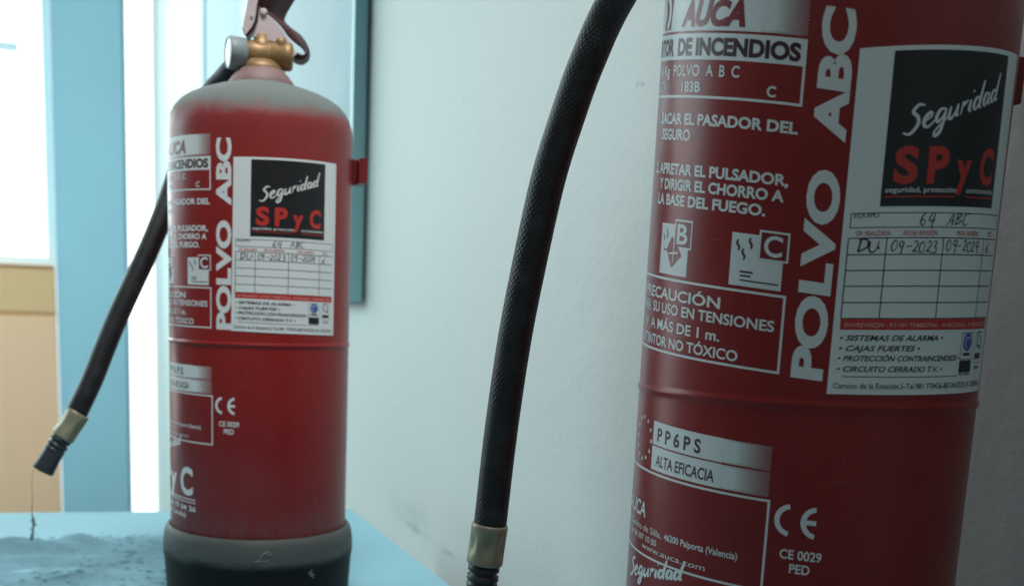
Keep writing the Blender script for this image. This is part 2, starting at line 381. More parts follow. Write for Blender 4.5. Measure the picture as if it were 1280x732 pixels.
# handwriting strokes in a 1 x 1 box
HW = {'0': [[(.5, 1), (.1, .7), (.12, .2), (.5, 0), (.85, .3), (.85, .75), (.45, 1)]],
 '9': [[(.8, .85), (.45, 1), (.12, .75), (.4, .5), (.8, .75), (.82, .9), (.7, .4), (.6, -.15)]],
 '2': [[(.1, .8), (.45, 1), (.8, .75), (.5, .35), (.05, .03), (.4, .12), (.95, .02)]],
 '3': [[(.1, .95), (.6, 1), (.75, .8), (.4, .55), (.8, .4), (.7, .05), (.1, .0)]],
 '4': [[(.35, 1), (.1, .4), (.85, .45)], [(.75, .95), (.6, .2), (.55, -.15)]],
 '-': [[(.1, .45), (.9, .5)]], '6': [[(.7, 1), (.25, .6), (.15, .2), (.5, 0), (.8, .25), (.5, .45), (.2, .3)]],
 'A': [[(.0, .0), (.5, 1), (.75, .0)], [(.15, .4), (.8, .42)]], 'B': [[(.2, 1), (.15, 0)], [(.2, 1), (.8, .8), (.3, .55), (.85, .3), (.15, 0)]],
 'C': [[(.9, .9), (.4, .95), (.15, .4), (.5, .0), (.95, .15)]], 'D': [[(.2, 1), (.2, 0)], [(.0, .95), (.7, .95), (.85, .4), (.2, .0)]],
 'U': [[(.1, .95), (.15, .2), (.5, 0), (.85, .4), (.95, .95)], [(.9, .5), (1.1, .3)]], '.': [[(.2, 0), (.35, .05)]], ' ': []}
SEG = [  # brush script "Seguridad": strokes per letter, x advance in letter units, x-height 1, cap 1.9
 [(0.95, 1.75), (0.55, 1.95), (0.25, 1.55), (0.60, 1.05), (0.72, 0.45), (0.30, -0.10), (-0.15, 0.15)],
 [(1.05, 0.45), (1.55, 0.75), (1.45, 1.05), (1.12, 0.75), (1.15, 0.2), (1.45, 0.0), (1.85, 0.35)],
 [(2.45, 0.95), (2.10, 1.0), (1.90, 0.5), (2.10, 0.10), (2.42, 0.55), (2.50, 0.95)], [(2.50, 0.95), (2.45, 0.0), (2.30, -0.75), (1.95, -0.85), (2.0, -0.45), (2.75, 0.25)],
 [(2.85, 0.95), (2.80, 0.25), (3.00, 0.02), (3.30, 0.5), (3.38, 0.95)], [(3.38, 0.95), (3.34, 0.2), (3.55, 0.1)],
 [(3.70, 0.05), (3.78, 0.95), (3.85, 0.7), (4.15, 0.98)], [(4.40, 0.92), (4.36, 0.2), (4.55, 0.05)], [(4.50, 1.45), (4.56, 1.55)],
 [(5.20, 0.85), (4.85, 0.85), (4.72, 0.35), (4.95, 0.05), (5.22, 0.5)], [(5.42, 2.0), (5.28, 0.9), (5.25, 0.15), (5.45, 0.05)],
 [(6.10, 0.85), (5.75, 0.9), (5.62, 0.35), (5.82, 0.05), (6.08, 0.55)], [(6.12, 0.9), (6.08, 0.15), (6.30, 0.1)],
 [(6.85, 0.85), (6.50, 0.85), (6.40, 0.35), (6.60, 0.05), (6.85, 0.5)], [(7.12, 2.05), (6.95, 0.9), (6.90, 0.15), (7.15, 0.1)]]
def hand(art, s, x0, y0, w, h, mat, layer, lw, slant=0.15, adv=1.12):
    for i, ch in enumerate(s):
        jx, jy = random.uniform(-.08, .06), random.uniform(-.08, .08); jw = random.uniform(.9, 1.1); sl = slant+random.uniform(-.08, .08)
        for st in HW.get(ch, []): art.stroke([(x0+(i*adv+jx+px*jw+sl*py)*w, y0+(py+jy+random.uniform(-.03, .03))*h) for px, py in st], lw, mat, layer, 4, False)
def seguridad(art, x0, y0, x1, y1, xh, lw, mat, layer):
    k = (x1-x0)/7.2; sl = (y1-y0)/(x1-x0)
    for st in SEG: art.stroke([(x0+px*k+0.12*py*xh, y0+px*k*sl+py*xh) for px, py in st], lw, mat, layer, 5)

def silk_print():
    a = Art(); WH, RD, DK = 0, 1, 2
    RX = -31.6
    # maker's panel
    a.rect(-150, 363.7, -50, 379.0, WH); a.halftone(-50, RX, 363.7, 379.0, WH)
    a.text('AUCA', -95.5, -57.2, 365.9, 9.4, RD, weight=0.055, shear=0.28)
    a.add([(-117, 364.6), (-107, 364.6), (-104.5, 378.6), (-115, 378.6)], [(0, 1, 2, 3)], RD, 1)
    a.arc(-118, 371.5, 11, 9.5, 3.4, -52, 52, WH, 2); a.arc(-119.5, 371.5, 5.5, 5, 2.0, -80, 80, WH, 2)
    # title strip and capacity box
    a.rect(-150, 352.6, RX, 362.7, WH)
    a.text('DE INCENDIOS', -97.1, -33.7, 354.5, 6.5, DK, weight=0.048); a.text('EXTINTOR', -141, -101, 354.5, 6.5, DK, weight=0.048)
    a.rect(RX-1.0, 337.7, RX, 352.6, WH); a.rect(-150, 337.7, RX-1.0, 338.7, WH)
    a.text('6 Kg', -117, -104, 346.3, 4.2, WH, weight=0.016); a.text('POLVO', -100, -79.3, 346.3, 4.3, WH, weight=0.016); a.text('A  B  C', -75.5, -58.3, 346.3, 4.3, WH, weight=0.016)
    a.text('27A', -118, -107, 340.1, 4.0, WH); a.text('183B', -91.3, -78.3, 340.1, 4.0, WH, weight=0.022); a.text('C', -45.8, -42.1, 340.1, 4.0, WH, weight=0.022)
    # instructions
    a.text('1. SACAR EL PASADOR DEL', -117.4, -32.4, 327.3, 4.3, WH, weight=0.034); a.text('SEGURO', -108.8, -82.2, 321.0, 4.3, WH, weight=0.034)
    a.text('2. APRETAR EL PULSADOR,', -114.9, -34.2, 307.2, 4.3, WH, weight=0.034); a.text('Y DIRIGIR EL CHORRO A', -107.4, -35.4, 301.0, 4.3, WH, weight=0.034); a.text('LA BASE DEL FUEGO.', -108.4, -42.3, 294.7, 4.3, WH, weight=0.034)
    # pictograms B and C
    for s0, let in ((-100.5, 'B'), (-55.6, 'C')):
        a.rect(s0, 266.2, s0+22, 287.0, WH)
        b0 = s0+11.8
        a.rect(b0, 277.4, b0+12.2, 289.2, WH, 1); a.rect(b0+0.8, 278.2, b0+11.4, 288.4, RD, 2); a.text(let, b0+2.2, b0+9.6, 279.4, 8.0, WH, 3, weight=0.02)
    s0 = -100.5                                                    # petrol can with star, small flames
    a.add([(s0+6, 276.5), (s0+11, 269), (s0+18, 274.5), (s0+14, 279.5), (s0+10, 282)], [(0, 1, 2, 3, 4)], RD, 1)
    a.stroke([(s0+8.2, 274.8), (s0+15.5, 275.6)], 0.9, WH, 2); a.stroke([(s0+11.6, 271), (s0+12.2, 279.5)], 0.9, WH, 2)
    a.stroke([(s0+5, 285), (s0+6.2, 282.5), (s0+5.4, 281)], 0.7, DK, 1); a.stroke([(s0+3, 276.5), (s0+6, 276)], 0.7, DK, 1); a.stroke([(s0+2.5, 282.5), (s0+3.3, 280)], 0.6, DK, 1)
    s0 = -55.6                                                     # gas plume
    for dx, dz in ((2.6, 280.0), (5.2, 276.6), (8.0, 281.2)):
        a.stroke([(s0+dx+.3, dz+4.4), (s0+dx-.1, dz+3.0), (s0+dx+.9, dz+1.5), (s0+dx+.6, dz)], 0.85, DK, 1)
    a.rect(s0+4.6, 271.5, s0+10.2, 272.3, DK, 1); a.rect(s0+4.8, 270.0, s0+9.4, 270.7, DK, 1); a.rect(s0+5, 268.2, s0+21, 268.8, DK, 1)
    # caution box
    a.frame(-150, 233.2, RX+0.4, 264.7, 1.0, WH)
    a.text('PRECAUCIÓN', -119.2, -58.7, 255.8, 4.5, WH, weight=0.022)
    a.text('PARA', -122, -108.4, 249.8, 4.3, WH, weight=0.022); a.text('SU USO EN TENSIONES', -105, -34.8, 249.8, 4.3, WH, weight=0.022)
    a.text('35 kV', -127, -110, 242.6, 4.3, WH, weight=0.022); a.text('A MÁS DE 1 m.', -106.3, -57.8, 242.6, 4.3, WH, weight=0.022)
    a.text('ESTE', -135, -125, 235.7, 4.3, WH, weight=0.022); a.text('EXTINTOR NO TÓXICO', -121.5, -48.9, 235.7, 4.3, WH, weight=0.022)
    # column title
    a.text('POLVO', 232.8, 315.4, -15.2, 11.6, WH, weight=0.045, rot=True); a.text('ABC', 326.6, 376.0, -15.2, 11.6, WH, weight=0.045, rot=True)
    # type plate
    a.rect(-95, 193.1, -52, 203.3, WH); a.halftone(-52, -30.6, 193.1, 203.3, WH); a.rect(-95, 182.1, -52, 192.4, WH); a.halftone(-52, -30.6, 182.1, 192.4, WH)
    a.text('P P 6 P S', -91, -62.8, 195.0, 5.8, DK, weight=0.026); a.text('ALTA EFICACIA', -91, -55.2, 184.2, 4.9, DK, weight=0.016, shear=0.06)
    for k in range(12):
        t = 2*math.pi*k/12; c = (-106+9.3*math.cos(t), 193.8+9.3*math.sin(t)); vs = []
        for j in range(10):
            r = 1.35 if j % 2 == 0 else 0.6; vs.append((c[0]+r*math.sin(j*math.pi/5), c[1]+r*math.cos(j*math.pi/5)))
        a.add(vs, [tuple(range(10))], WH, 1)
    # maker's address box
    a.frame(-150, 141.4, -30.2, 181.0, 1.0, WH)
    a.text('AUCA', -124, -97.3, 159.6, 6.6, WH, weight=0.02, shear=0.15)
    a.text('C/ Camino de Silla,', -124, -82.5, 153.2, 3.0, WH, weight=0.0); a.text('46200 Paiporta (Valencia)', -80.4, -41.8, 153.2, 3.0, WH, weight=0.016)
    a.text('Tel. 96 397 10 00', -118, -86, 148.6, 2.8, WH, weight=0.01); a.text('www.auca.com', -99, -56, 145.0, 2.6, WH, weight=0.0)
    # CE marking
    a.arc(-21.4, 173.6, 6.6, 6.9, 2.1, 98, 262, WH); a.arc(-11.0, 173.6, 6.6, 6.9, 2.1, 98, 262, WH); a.rect(-15.6, 172.6, -11.4, 174.6, WH)
    a.text('CE 0029', -24.7, -8.0, 157.3, 3.9, WH, weight=0.022); a.text('PED', -20.4, -12.2, 151.4, 3.9, WH, weight=0.022)
    # service firm's printed mark under the address
    seguridad(a, -112, 128.5, -67, 138, 4.4, 1.5, WH, 3)
    a.text('SP', -124, -93, 98.6, 21.5, WH, weight=0.03); a.text('y', -91, -75, 100, 20.0, WH, weight=0.03); a.text('C', -68, -50.9, 98.6, 22.0, WH, weight=0.035)
    a.rect(-126, 94.0, -48, 95.0, WH); a.rect(-126, 91.6, -48, 92.4, WH)
    a.text('Tel. 981 77 04 26', -112, -47.5, 85.0, 4.2, WH, weight=0.022); a.text('(A Coruña)', -95, -60, 79.0, 4.0, WH, weight=0.016)
    return a

def build_sticker(body, corners):
    (tl, tr, bl, br) = corners; SW, SH = 88.0, 132.0
    def warp(x, y):                                               # x 0..88 right, y 0..132 UP from the bottom edge
        a, b = x/SW, 1-y/SH
        t = [tl[i]*(1-a)+tr[i]*a for i in (0, 1)]; d = [bl[i]*(1-a)+br[i]*a for i in (0, 1)]
        return t[0]*(1-b)+d[0]*b, t[1]*(1-b)+d[1]*b
    Y = lambda b: SH*(1-b); X = lambda a: SW*a
    s = Art(); s.rect(0, 0, SW, SH, 0); st = s.build('inspection_sticker', [M_PAPER], body, warp, base=0.30)
    k = Art(); k.rect(X(.153), Y(.447), X(.85), Y(.013), 0); k.build('logo_panel', [M_BLACK], st, warp, base=0.37)
    g = Art(); seguridad(g, X(.235), Y(.245), X(.775), Y(.140), 5.0, 1.25, 0, 0)
    b0 = Y(.378); hh = 13.2
    g.text('S', X(.20), X(.315), b0, hh, 1, 0, 0.04); g.text('P', X(.362), X(.475), b0, hh, 1, 0, 0.04); g.text('y', X(.522), X(.622), b0, hh*0.93, 1, 0, 0.04); g.text('C', X(.685), X(.805), b0, hh, 1, 0, 0.04)
    g.text('seguridad, protección', X(.17), X(.535), Y(.407), 1.9, 0, 0, 0.012); g.text('contraincendios', X(.60), X(.835), Y(.407), 1.9, 0, 0, 0.012)
    g.rect(X(.17), Y(.421), X(.53), Y(.4175), 1); g.rect(X(.60), Y(.421), X(.835), Y(.4175), 1)
    g.build('logo_lettering', [M_WHITE, M_INKRED], st, warp, base=0.43)
    f = Art(); lw = 0.42
    rows = [.537, .585, .631, .677, .725, .772]
    f.frame(X(.03), Y(.508), X(.965), Y(.464), 0.35, 0)
    for r in rows: f.rect(X(.03), Y(r)-lw/2, X(.965), Y(r)+lw/2, 0, 0)
    for c in (.03, .20, .49, .80): f.rect(X(c)-lw/2, Y(.772), X(c)+lw/2, Y(.537), 0, 1)
    f.rect(X(.06), Y(.9475), X(.68), Y(.945), 0)
    f.build('ruled_table', [M_BLACK], st, warp, base=0.36)
    t = Art()
    t.text('EQUIPO', X(.045), X(.155), Y(.478), 1.7, 0, 1, 0.004)
    for tx, a0, a1 in (('OP. REALIZADA', .06, .215), ('FECHA REVISIÓN', .275, .45), ('PROX. REVISIÓN', .57, .73), ('TEC.', .83, .90)): t.text(tx, X(a0), X(a1), Y(.530), 1.8, 1, 1, 0.008)
    t.build('form_headings', [M_BLACK, M_INKRED], st, warp, base=0.36); t = Art()
    for tx, b, a1 in (('• SISTEMAS DE ALARMA •', .838, .55), ('• CAJAS FUERTES •', .869, .42), ('• PROTECCIÓN CONTRAINCENDIOS •', .899, .685), ('• CIRCUITO CERRADO T.V. •', .931, .565)):
        t.text(tx, X(.035), X(a1), Y(b), 2.15, 0, 1, 0.022, 0.25)
    t.build('services_list', [M_BLACK, M_INKRED], st, warp, base=0.36); t = Art()
    t.text('Camino de la Estación,5-Tel.981 770426-BETANZOS (A CORUÑA)', X(.025), X(.965), Y(.982), 2.2, 0, 1, 0.008)
    t.build('address_line', [M_BLACK, M_INKRED], st, warp, base=0.36)
    b = Art(); b.rect(X(.03), Y(.806), X(.965), Y(.774), 0); b.text('RV=REVISIÓN - RT=RV TRIMESTRAL - R=RECARGA - P=PRUEBA HIDR.', X(.05), X(.95), Y(.798), 1.7, 1, 1, 0.004)
    b.build('red_legend_strip', [M_INKRED, simple('legend_pink', (0.72, 0.42, 0.40), 0.45)], st, warp, base=0.36)
    c = Art(); c.frame(X(.692), Y(.898), X(.806), Y(.816), 0.3, 0); c.disc(X(.749), Y(.845), 3.6, 3.6, 1, 1); c.arc(X(.749), Y(.845), 2.2, 2.2, .5, 30, 260, 2, 2); c.rect(X(.715), Y(.886), X(.783), Y(.877), 0, 1)
    c.rect(X(.692), Y(.936), X(.806), Y(.900), 0, 1); c.text('ER-0000', X(.695), X(.80), Y(.945), 1.1, 0, 1); 
    c.arc(X(.885), Y(.838), 2.8, 3.4, .7, 60, 300, 0, 1); c.arc(X(.90), Y(.848), 1.6, 3.0, .8, -110, 110, 0, 1); c.rect(X(.845), Y(.898), X(.925), Y(.880), 0, 1); c.text('UNE', X(.85), X(.92), Y(.93), 1.6, 0, 1, .01); c.frame(X(.835), Y(.91), X(.945), Y(.816), 0.2, 0, 0)
    c.build('certification_marks', [M_BLACK, M_INKBLUE, M_WHITE], st, warp, base=0.36)
    p = Art(); lw = 0.42
    hand(p, '64', X(.345), Y(.503), 3.6, 5.0, 0, 0, lw); hand(p, 'ABC', X(.50), Y(.500), 4.0, 4.6, 0, 0, lw, 0.35, 0.95)
    hand(p, 'DU', X(.062), Y(.577), 4.4, 4.6, 0, 0, 0.55)
    hand(p, '09-2023', X(.218), Y(.578), 2.75, 4.3, 0, 0, lw, 0.2); hand(p, '09-2024', X(.51), Y(.576), 2.75, 4.3, 0, 0, lw, 0.2); hand(p, '6.', X(.825), Y(.578), 3.2, 3.6, 0, 0, lw, 0.3)
    p.build('handwriting', [M_PEN], st, warp, base=0.47)
    return st

# ------------------------------------------------------------------ fire extinguisher
CV = math.radians(6.15)                                           # direction the valve assembly is drawn from (local azimuth)
LAT = Vector((math.cos(CV), math.sin(CV), 0)); NEAR = Vector((math.sin(CV), -math.cos(CV), 0)); ZU = Vector((0, 0, 1))
def VL(l, z, d=0): return (LAT*l+NEAR*d+ZU*z)/1000                # lateral, height, toward viewer (mm)
def axis_m(origin, direction):
    q = direction.to_track_quat('Z', 'Y'); m = q.to_matrix().to_4x4(); m.translation = origin; return m
def plate(bm, pts, d, th):
    """flat sheet from an outline of (lateral, z) mm at depth d, thickness th"""
    f = [bm.verts.new(VL(x, z, d+th/2)) for x, z in pts]; b = [bm.verts.new(VL(x, z, d-th/2)) for x, z in pts]
    bm.faces.new(f); bm.faces.new(b[::-1]); n = len(pts)
    for i in range(n): bm.faces.new((f[i], b[i], b[(i+1) % n], f[(i+1) % n]))
def strap(bm, A, B, th):
    """bent sheet between two edge curves of (lateral, z, depth) mm"""
    A = spline(A, 6); B = spline(B, 6); n = len(A); top = []; 
    pa = [VL(*p) for p in A]; pb = [VL(*p) for p in B]
    rows = []
    for i in range(n):
        t = (pa[min(i+1, n-1)]-pa[max(i-1, 0)]).normalized(); w = (pb[i]-pa[i]).normalized(); nn = t.cross(w).normalized()*th/2000
        rows.append([bm.verts.new(pa[i]+nn), bm.verts.new(pb[i]+nn), bm.verts.new(pb[i]-nn), bm.verts.new(pa[i]-nn)])
    for r, q in zip(rows, rows[1:]):
        for k in range(4): bm.faces.new((r[k], r[(k+1) % 4], q[(k+1) % 4], q[k]))
    bm.faces.new(rows[0][::-1]); bm.faces.new(rows[-1])

def extinguisher(label, loc, rz, corners, skew, hose_pts, cview):
    root = empty('fire_extinguisher', loc, rz)
    tag(root, label, 'fire extinguisher', 'fire extinguishers on the pale blue counter')
    # cylinder
    bm = bmesh.new()
    lathe(bm, [(0.0, .030), (.050, .030), (.068, .036), (.075, .050), (.075, .2170), (.0749, .2186), (.0751, .2196), (.0757, .2206), (.0759, .2214), (.0757, .2222), (.0751, .2230), (.0750, .2240), (.075, .300), (.075, .3860), (.0747, .3915), (.0739, .3970), (.0724, .4020), (.0695, .4075), (.0650, .4125), (.0590, .4165), (.0510, .4202), (.0400, .4240), (.0300, .4268), (.0268, .4278)], 220)
    body = from_bm('cylinder', bm, M_RED, root, True)
    warp = lambda s, z: (s, z+skew(z)*(s+31.6))
    silk_print().build('printed_lettering', [M_PRINT, M_PRED, M_PDARK], body, warp)
    st = build_sticker(body, corners); 
    st.parent = root
    # foot ring
    bm = bmesh.new()
    lathe(bm, [(.0, .0004), (.0765, .0004), (.0782, .002), (.0787, .008), (.0795, .022), (.0803, .034), (.0806, .0385), (.0813, .041), (.0816, .046), (.0813, .054), (.0803, .0605), (.0788, .0645), (.0770, .0663), (.0752, .0664), (.0750, .060)], 160)
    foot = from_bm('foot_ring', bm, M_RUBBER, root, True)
    for a0, z0, strands in ((2, .0535, [[(-6, -4), (-2, -1), (0, 3), (4, 5), (7, 3), (4, 1), (6, 4)], [(-5, -3.5), (-1, -3), (3, -3.2), (5, -2)], [(0, 3), (3, 3), (6, 1.5)]]), (31, .0365, [[(-3, 2), (0, 0), (3, -4)], [(1, 4), (0, 0), (4, -1)], [(-1, -2), (.5, 0), (0, 3)]]), (-58, .052, [[(0, 0), (1, .6), (2, 0)]])):
        bm = bmesh.new()
        for pts in strands:
            q = []
            for x, y in pts:
                az = math.radians(a0)+x/80-math.pi/2+cview; q.append(Vector((.0820*math.cos(az), .0820*math.sin(az), z0+y/1000)))
            tube(bm, spline(q, 5), 0.00018, 5)
        from_bm('lint', bm, M_LINT, foot, True)
    # weld collar and valve
    bm = bmesh.new(); lathe(bm, [(.0268, .4270), (.0266, .4300), (.0215, .4365), (.0195, .4378), (.0190, .4395), (.0165, .4398), (.0, .4398)], 72)
    from_bm('neck_collar', bm, simple('dusty_red_collar', (0.23, 0.15, 0.15), 0.6, var=0.35, nscale=70) if 'dusty_red_collar' not in bpy.data.materials else bpy.data.materials['dusty_red_collar'], root, True)
    bm = bmesh.new()
    lathe(bm, [(.0168, .4396), (.0168, .4425), (.0150, .4440), (.0125, .4470), (.0, .4472)], 48)
    lathe(bm, [(0, 0), (.0098, 0), (.0108, .001), (.0108, .0195), (.0104, .020), (.0104, .0208), (.0108, .0213), (.0108, .032), (.0112, .0325), (.0112, .037), (.0095, .039), (0, .039)], 48, axis_m(VL(-14, 452, 0), LAT))
    lathe(bm, [(.0085, 0), (.0085, .006), (.0066, .0072), (.0060, .011), (0, .011)], 24, axis_m(VL(0, 456, 1), ZU))
    lathe(bm, [(.0040, 0), (.0046, .004), (.0036, .0065), (0, .007)], 18, axis_m(VL(15.5, 458, 5), ZU))
    lathe(bm, [(.0062, 0), (.0062, .016), (.0075, .016), (.0075, .024), (0, .024)], 24, axis_m(VL(-6, 449, -6), (-LAT*0.75-NEAR*0.66)))
    valve = from_bm('valve', bm, M_BRASS, root, False)
    for p in valve.data.polygons: p.use_smooth = True
    gd = (-LAT*0.965+NEAR*0.26).normalized()
    bm = bmesh.new(); lathe(bm, [(.0, 0), (.0118, 0), (.0126, .001), (.0126, .0125), (.0119, .0140), (.0112, .0140), (.0110, .0128)], 56, axis_m(VL(-13.5, 451.2, 1.5), gd))
    ga = from_bm('pressure_gauge', bm, M_GAUGE, root, True)
    bm = bmesh.new(); lathe(bm, [(.0111, .0133), (.006, .0140), (0, .0142)], 40, axis_m(VL(-13.5, 451.2, 1.5), gd)); from_bm('dial', bm, M_DIAL, ga, True)
    # carrying handle (bent sheet strap with a rolled end) and its side cheeks
    C = lambda x, y, d: (-14.2+(x/7.32-35)*0.644, 463.9+(48-y/7.32)*0.60+(x/7.32-35)*0.048, d)
    bm = bmesh.new()
    A = [C(860, -420, -16), C(790, -200, -17), C(690, -20, -18), C(640, 70, -18), C(622, 140, -18), C(680, 205, -18), C(775, 280, -18), C(838, 375, -17), C(862, 460, -16), C(845, 525, -15), C(795, 562, -14), C(735, 550, -13), C(698, 515, -12)]
    B = [C(520, -430, 4), C(455, -220, 5), C(400, -30, 6), C(388, 40, 6), C(430, 105, 6), C(510, 170, 6), C(600, 260, 6), C(665, 350, 5), C(745, 420, 4), C(822, 455, 3), C(832, 495, 3), C(790, 522, 3), C(735, 500, 3), C(692, 455, 3)][0:13]
    strap(bm, A, B, 1.7)
    hd = from_bm('carry_handle', bm, M_HANDLE, root, True)
    bm = bmesh.new()
    o = lambda L: [C(x, y, 0)[:2] for x, y in L]
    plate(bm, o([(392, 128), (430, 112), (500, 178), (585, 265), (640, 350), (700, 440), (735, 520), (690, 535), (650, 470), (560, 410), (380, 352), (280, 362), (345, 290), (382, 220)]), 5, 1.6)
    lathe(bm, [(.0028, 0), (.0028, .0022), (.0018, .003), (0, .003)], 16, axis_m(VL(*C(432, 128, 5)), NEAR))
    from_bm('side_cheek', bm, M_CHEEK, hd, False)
    bm = bmesh.new()
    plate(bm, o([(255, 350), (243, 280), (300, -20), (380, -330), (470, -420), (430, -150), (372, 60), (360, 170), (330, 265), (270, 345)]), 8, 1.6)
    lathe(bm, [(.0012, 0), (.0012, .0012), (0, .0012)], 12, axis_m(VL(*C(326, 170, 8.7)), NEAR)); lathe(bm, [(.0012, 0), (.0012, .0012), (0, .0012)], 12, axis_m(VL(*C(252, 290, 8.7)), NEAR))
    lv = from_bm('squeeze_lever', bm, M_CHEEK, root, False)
    bm = bmesh.new()
    strap(bm, [C(268, 346, 8.8), C(335, 268, 8.8), C(366, 180, 8.8), C(378, 60, 8.8), C(436, -150, 8.8)], [C(290, 352, -9), C(352, 268, -9), C(384, 180, -9), C(396, 60, -9), C(452, -150, -9)], 1.4)
    from_bm('folded_edge', bm, M_HANDLE, lv, True)
    # hanging bracket on the back
    bm = bmesh.new(); ab = math.radians(99)-math.pi/2; rd = Vector((math.cos(ab), math.sin(ab), 0)); tg = Vector((-rd.y, rd.x, 0))
    T = Matrix((rd, tg, ZU)).transposed().to_4x4()
    nb = len(bm.verts)
    for lo, hi in (((.0745, .004, .3550), (.0800, .016, .3758)), ((.0800, -.011, .3550), (.0872, .016, .3752))):
        box(bm, lo, hi, 0.0004)
    bmesh.ops.transform(bm, matrix=T, verts=bm.verts[:]); from_bm('wall_bracket', bm, simple('bracket_paint', (0.17, 0.010, 0.010), 0.45) if 'bracket_paint' not in bpy.data.materials else bpy.data.materials['bracket_paint'], root, False)
    # hose
    lat = Vector((math.cos(cview), math.sin(cview), 0)); near = Vector((math.sin(cview), -math.cos(cview), 0))
    pts, fer, noz = hose_pts
    q = [(lat*l+near*d+ZU*z)/1000 for l, z, d in pts]
    bm = bmesh.new(); tube(bm, spline(q, 10), 0.0088, 28, True, True); hose = from_bm('hose', bm, M_HOSE, root, True)
    fa, fb = [(lat*l+near*d+ZU*z)/1000 for l, z, d in fer]; ax = (fb-fa); L = ax.length; ax.normalize()
    bm = bmesh.new()
    crimp = lambda dep: (lambda t: 0.0097-dep*(0.5+0.5*math.cos(6*t)))
    tube(bm, [fa+ax*L*t for t in (-.02, 0, .05, .22, .36, .60, .74, .93, .98, 1.0)], [0.0089, 0.0096, 0.0098, crimp(.0002), crimp(.0015), crimp(.0015), crimp(.0002), 0.0098, 0.0096, 0.0080], 60)
    from_bm('ferrule', bm, M_FERRULE, hose, True)
    na, nb_ = [(lat*l+near*d+ZU*z)/1000 for l, z, d in noz]; ax = nb_-na; L = ax.length; ax.normalize(); bm = bmesh.new()
    prof = [(0.0, .0066), (.0012, .0066), (.0016, .0080), (.0040, .0081), (.0044, .0067), (.0062, .0067), (.0066, .0080), (.0092, .0081), (.0096, .0070), (.0108, .0070), (.0112, .0079), (.0130, .0080), (.0134, .0075),
            (.0150, .0076), (.0230, .0080), (L-.002, .0085), (L, .0083), (L, .0066), (L-.012, .0055)]
    prof = [(min(a, L), r) for a, r in prof]
    tube(bm, [na+ax*a for a, r in prof], [r*1.06 for a, r in prof], 32); nz = from_bm('nozzle', bm, M_NOZZLE, hose, False)
    for p in nz.data.polygons: p.use_smooth = len(p.vertices) == 4
    return root

# far one: upright against the light
L_hose = ([(-12, 448, -10), (-24, 443, -20), (-33, 436, -32), (-43, 427, -42), (-56, 412, -54), (-66, 388, -58), (-75, 350, -50), (-91.5, 302, -34), (-120, 236, -20), (-137, 191, -10), (-145, 172, -6), (-152.5, 156, -4)],
          [(-150, 158, -4), (-163.5, 137, -1)], [(-163, 138, -1), (-179, 109.5, 2)])
skewL = lambda z: -0.012
extinguisher('far red fire extinguisher with dusty grey shoulder and brass valve, beside the spilled powder',
             (-0.1493, 0.8853, 0), 0.0596, [(-12.7, 362.0), (75.1, 364.2), (-14.5, 232.1), (74.8, 229.9)], skewL, L_hose, math.radians(6.15))
R_hose = ([(-14, 450, 0), (-30, 455, 0), (-52, 455, 0), (-76, 438, 0), (-99, 403, 0), (-111, 376, 0), (-119, 352, 0), (-127.8, 320, 0), (-136, 274.6, 0), (-141.5, 238, 0), (-146.3, 191.7, 0), (-149.8, 144, 0), (-150.2, 138, 0)],
          [(-150.0, 142, 0), (-152.2, 120, 0)], [(-152.2, 120.5, 0), (-155, 86, 0)])
skewR = lambda z: -(0.035+0.8*max(0, z/1000-0.16))
extinguisher('large near red fire extinguisher at right, its valve out of the picture',
             (0.1738, 0.4932, 0), -0.0381, [(-12.4, 358.5), (71.8, 364.8), (-12.4, 226.3), (75.3, 228.0)], skewR, R_hose, math.radians(-17.2))

# ------------------------------------------------------------------ cobweb strand below the far nozzle
lat = Vector((math.cos(CV+0.0596), math.sin(CV+0.0596), 0)); c0 = Vector((-0.1493, 0.8853, 0))
bm = bmesh.new()
pts = [(-189, 107.5), (-188.4, 97), (-188.2, 84), (-189, 74), (-188, 66), (-188.6, 58), (-190.5, 49)]
rr = [.00015, .00018, .00025, .0005, .0011, .0006, .0009]
P = [c0+(lat*x+ZU*z)/1000 for x, z in pts]; P[0] = c0+(lat*-187+ZU*110.5)/1000
q = spline([tuple(p) for p in P], 6); rads = []
for i in range(len(q)):
    t = i/6; k = min(int(t), len(rr)-2); rads.append((rr[k]*(1-(t-k))+rr[k+1]*(t-k))*(0.7+0.6*random.random()))
rads[-1] = .0002; rads[-4] = .0016; rads[-3] = .0016; rads[-5] = .0013; rads[-6] = .0008; rads[-13] = .0013; rads[-12] = .0015
tube(bm, q, rads, 7)
for k in range(9):
    b = q[-14+k]; tube(bm, spline([tuple(b), tuple(b+Vector((random.uniform(-.002, .003), random.uniform(-.002, .002), random.uniform(-.002, .003)))), tuple(b+Vector((random.uniform(-.003, .0045), random.uniform(-.003, .003), random.uniform(-.003, .004))))], 3), [.0003, .00045, .0004, .0003, .0003, .0002, .0001], 5)
tag(from_bm('cobweb', bm, M_WEB, None, True), 'thin dark clumpy strand of cobweb hanging from the far hose nozzle', 'cobweb')

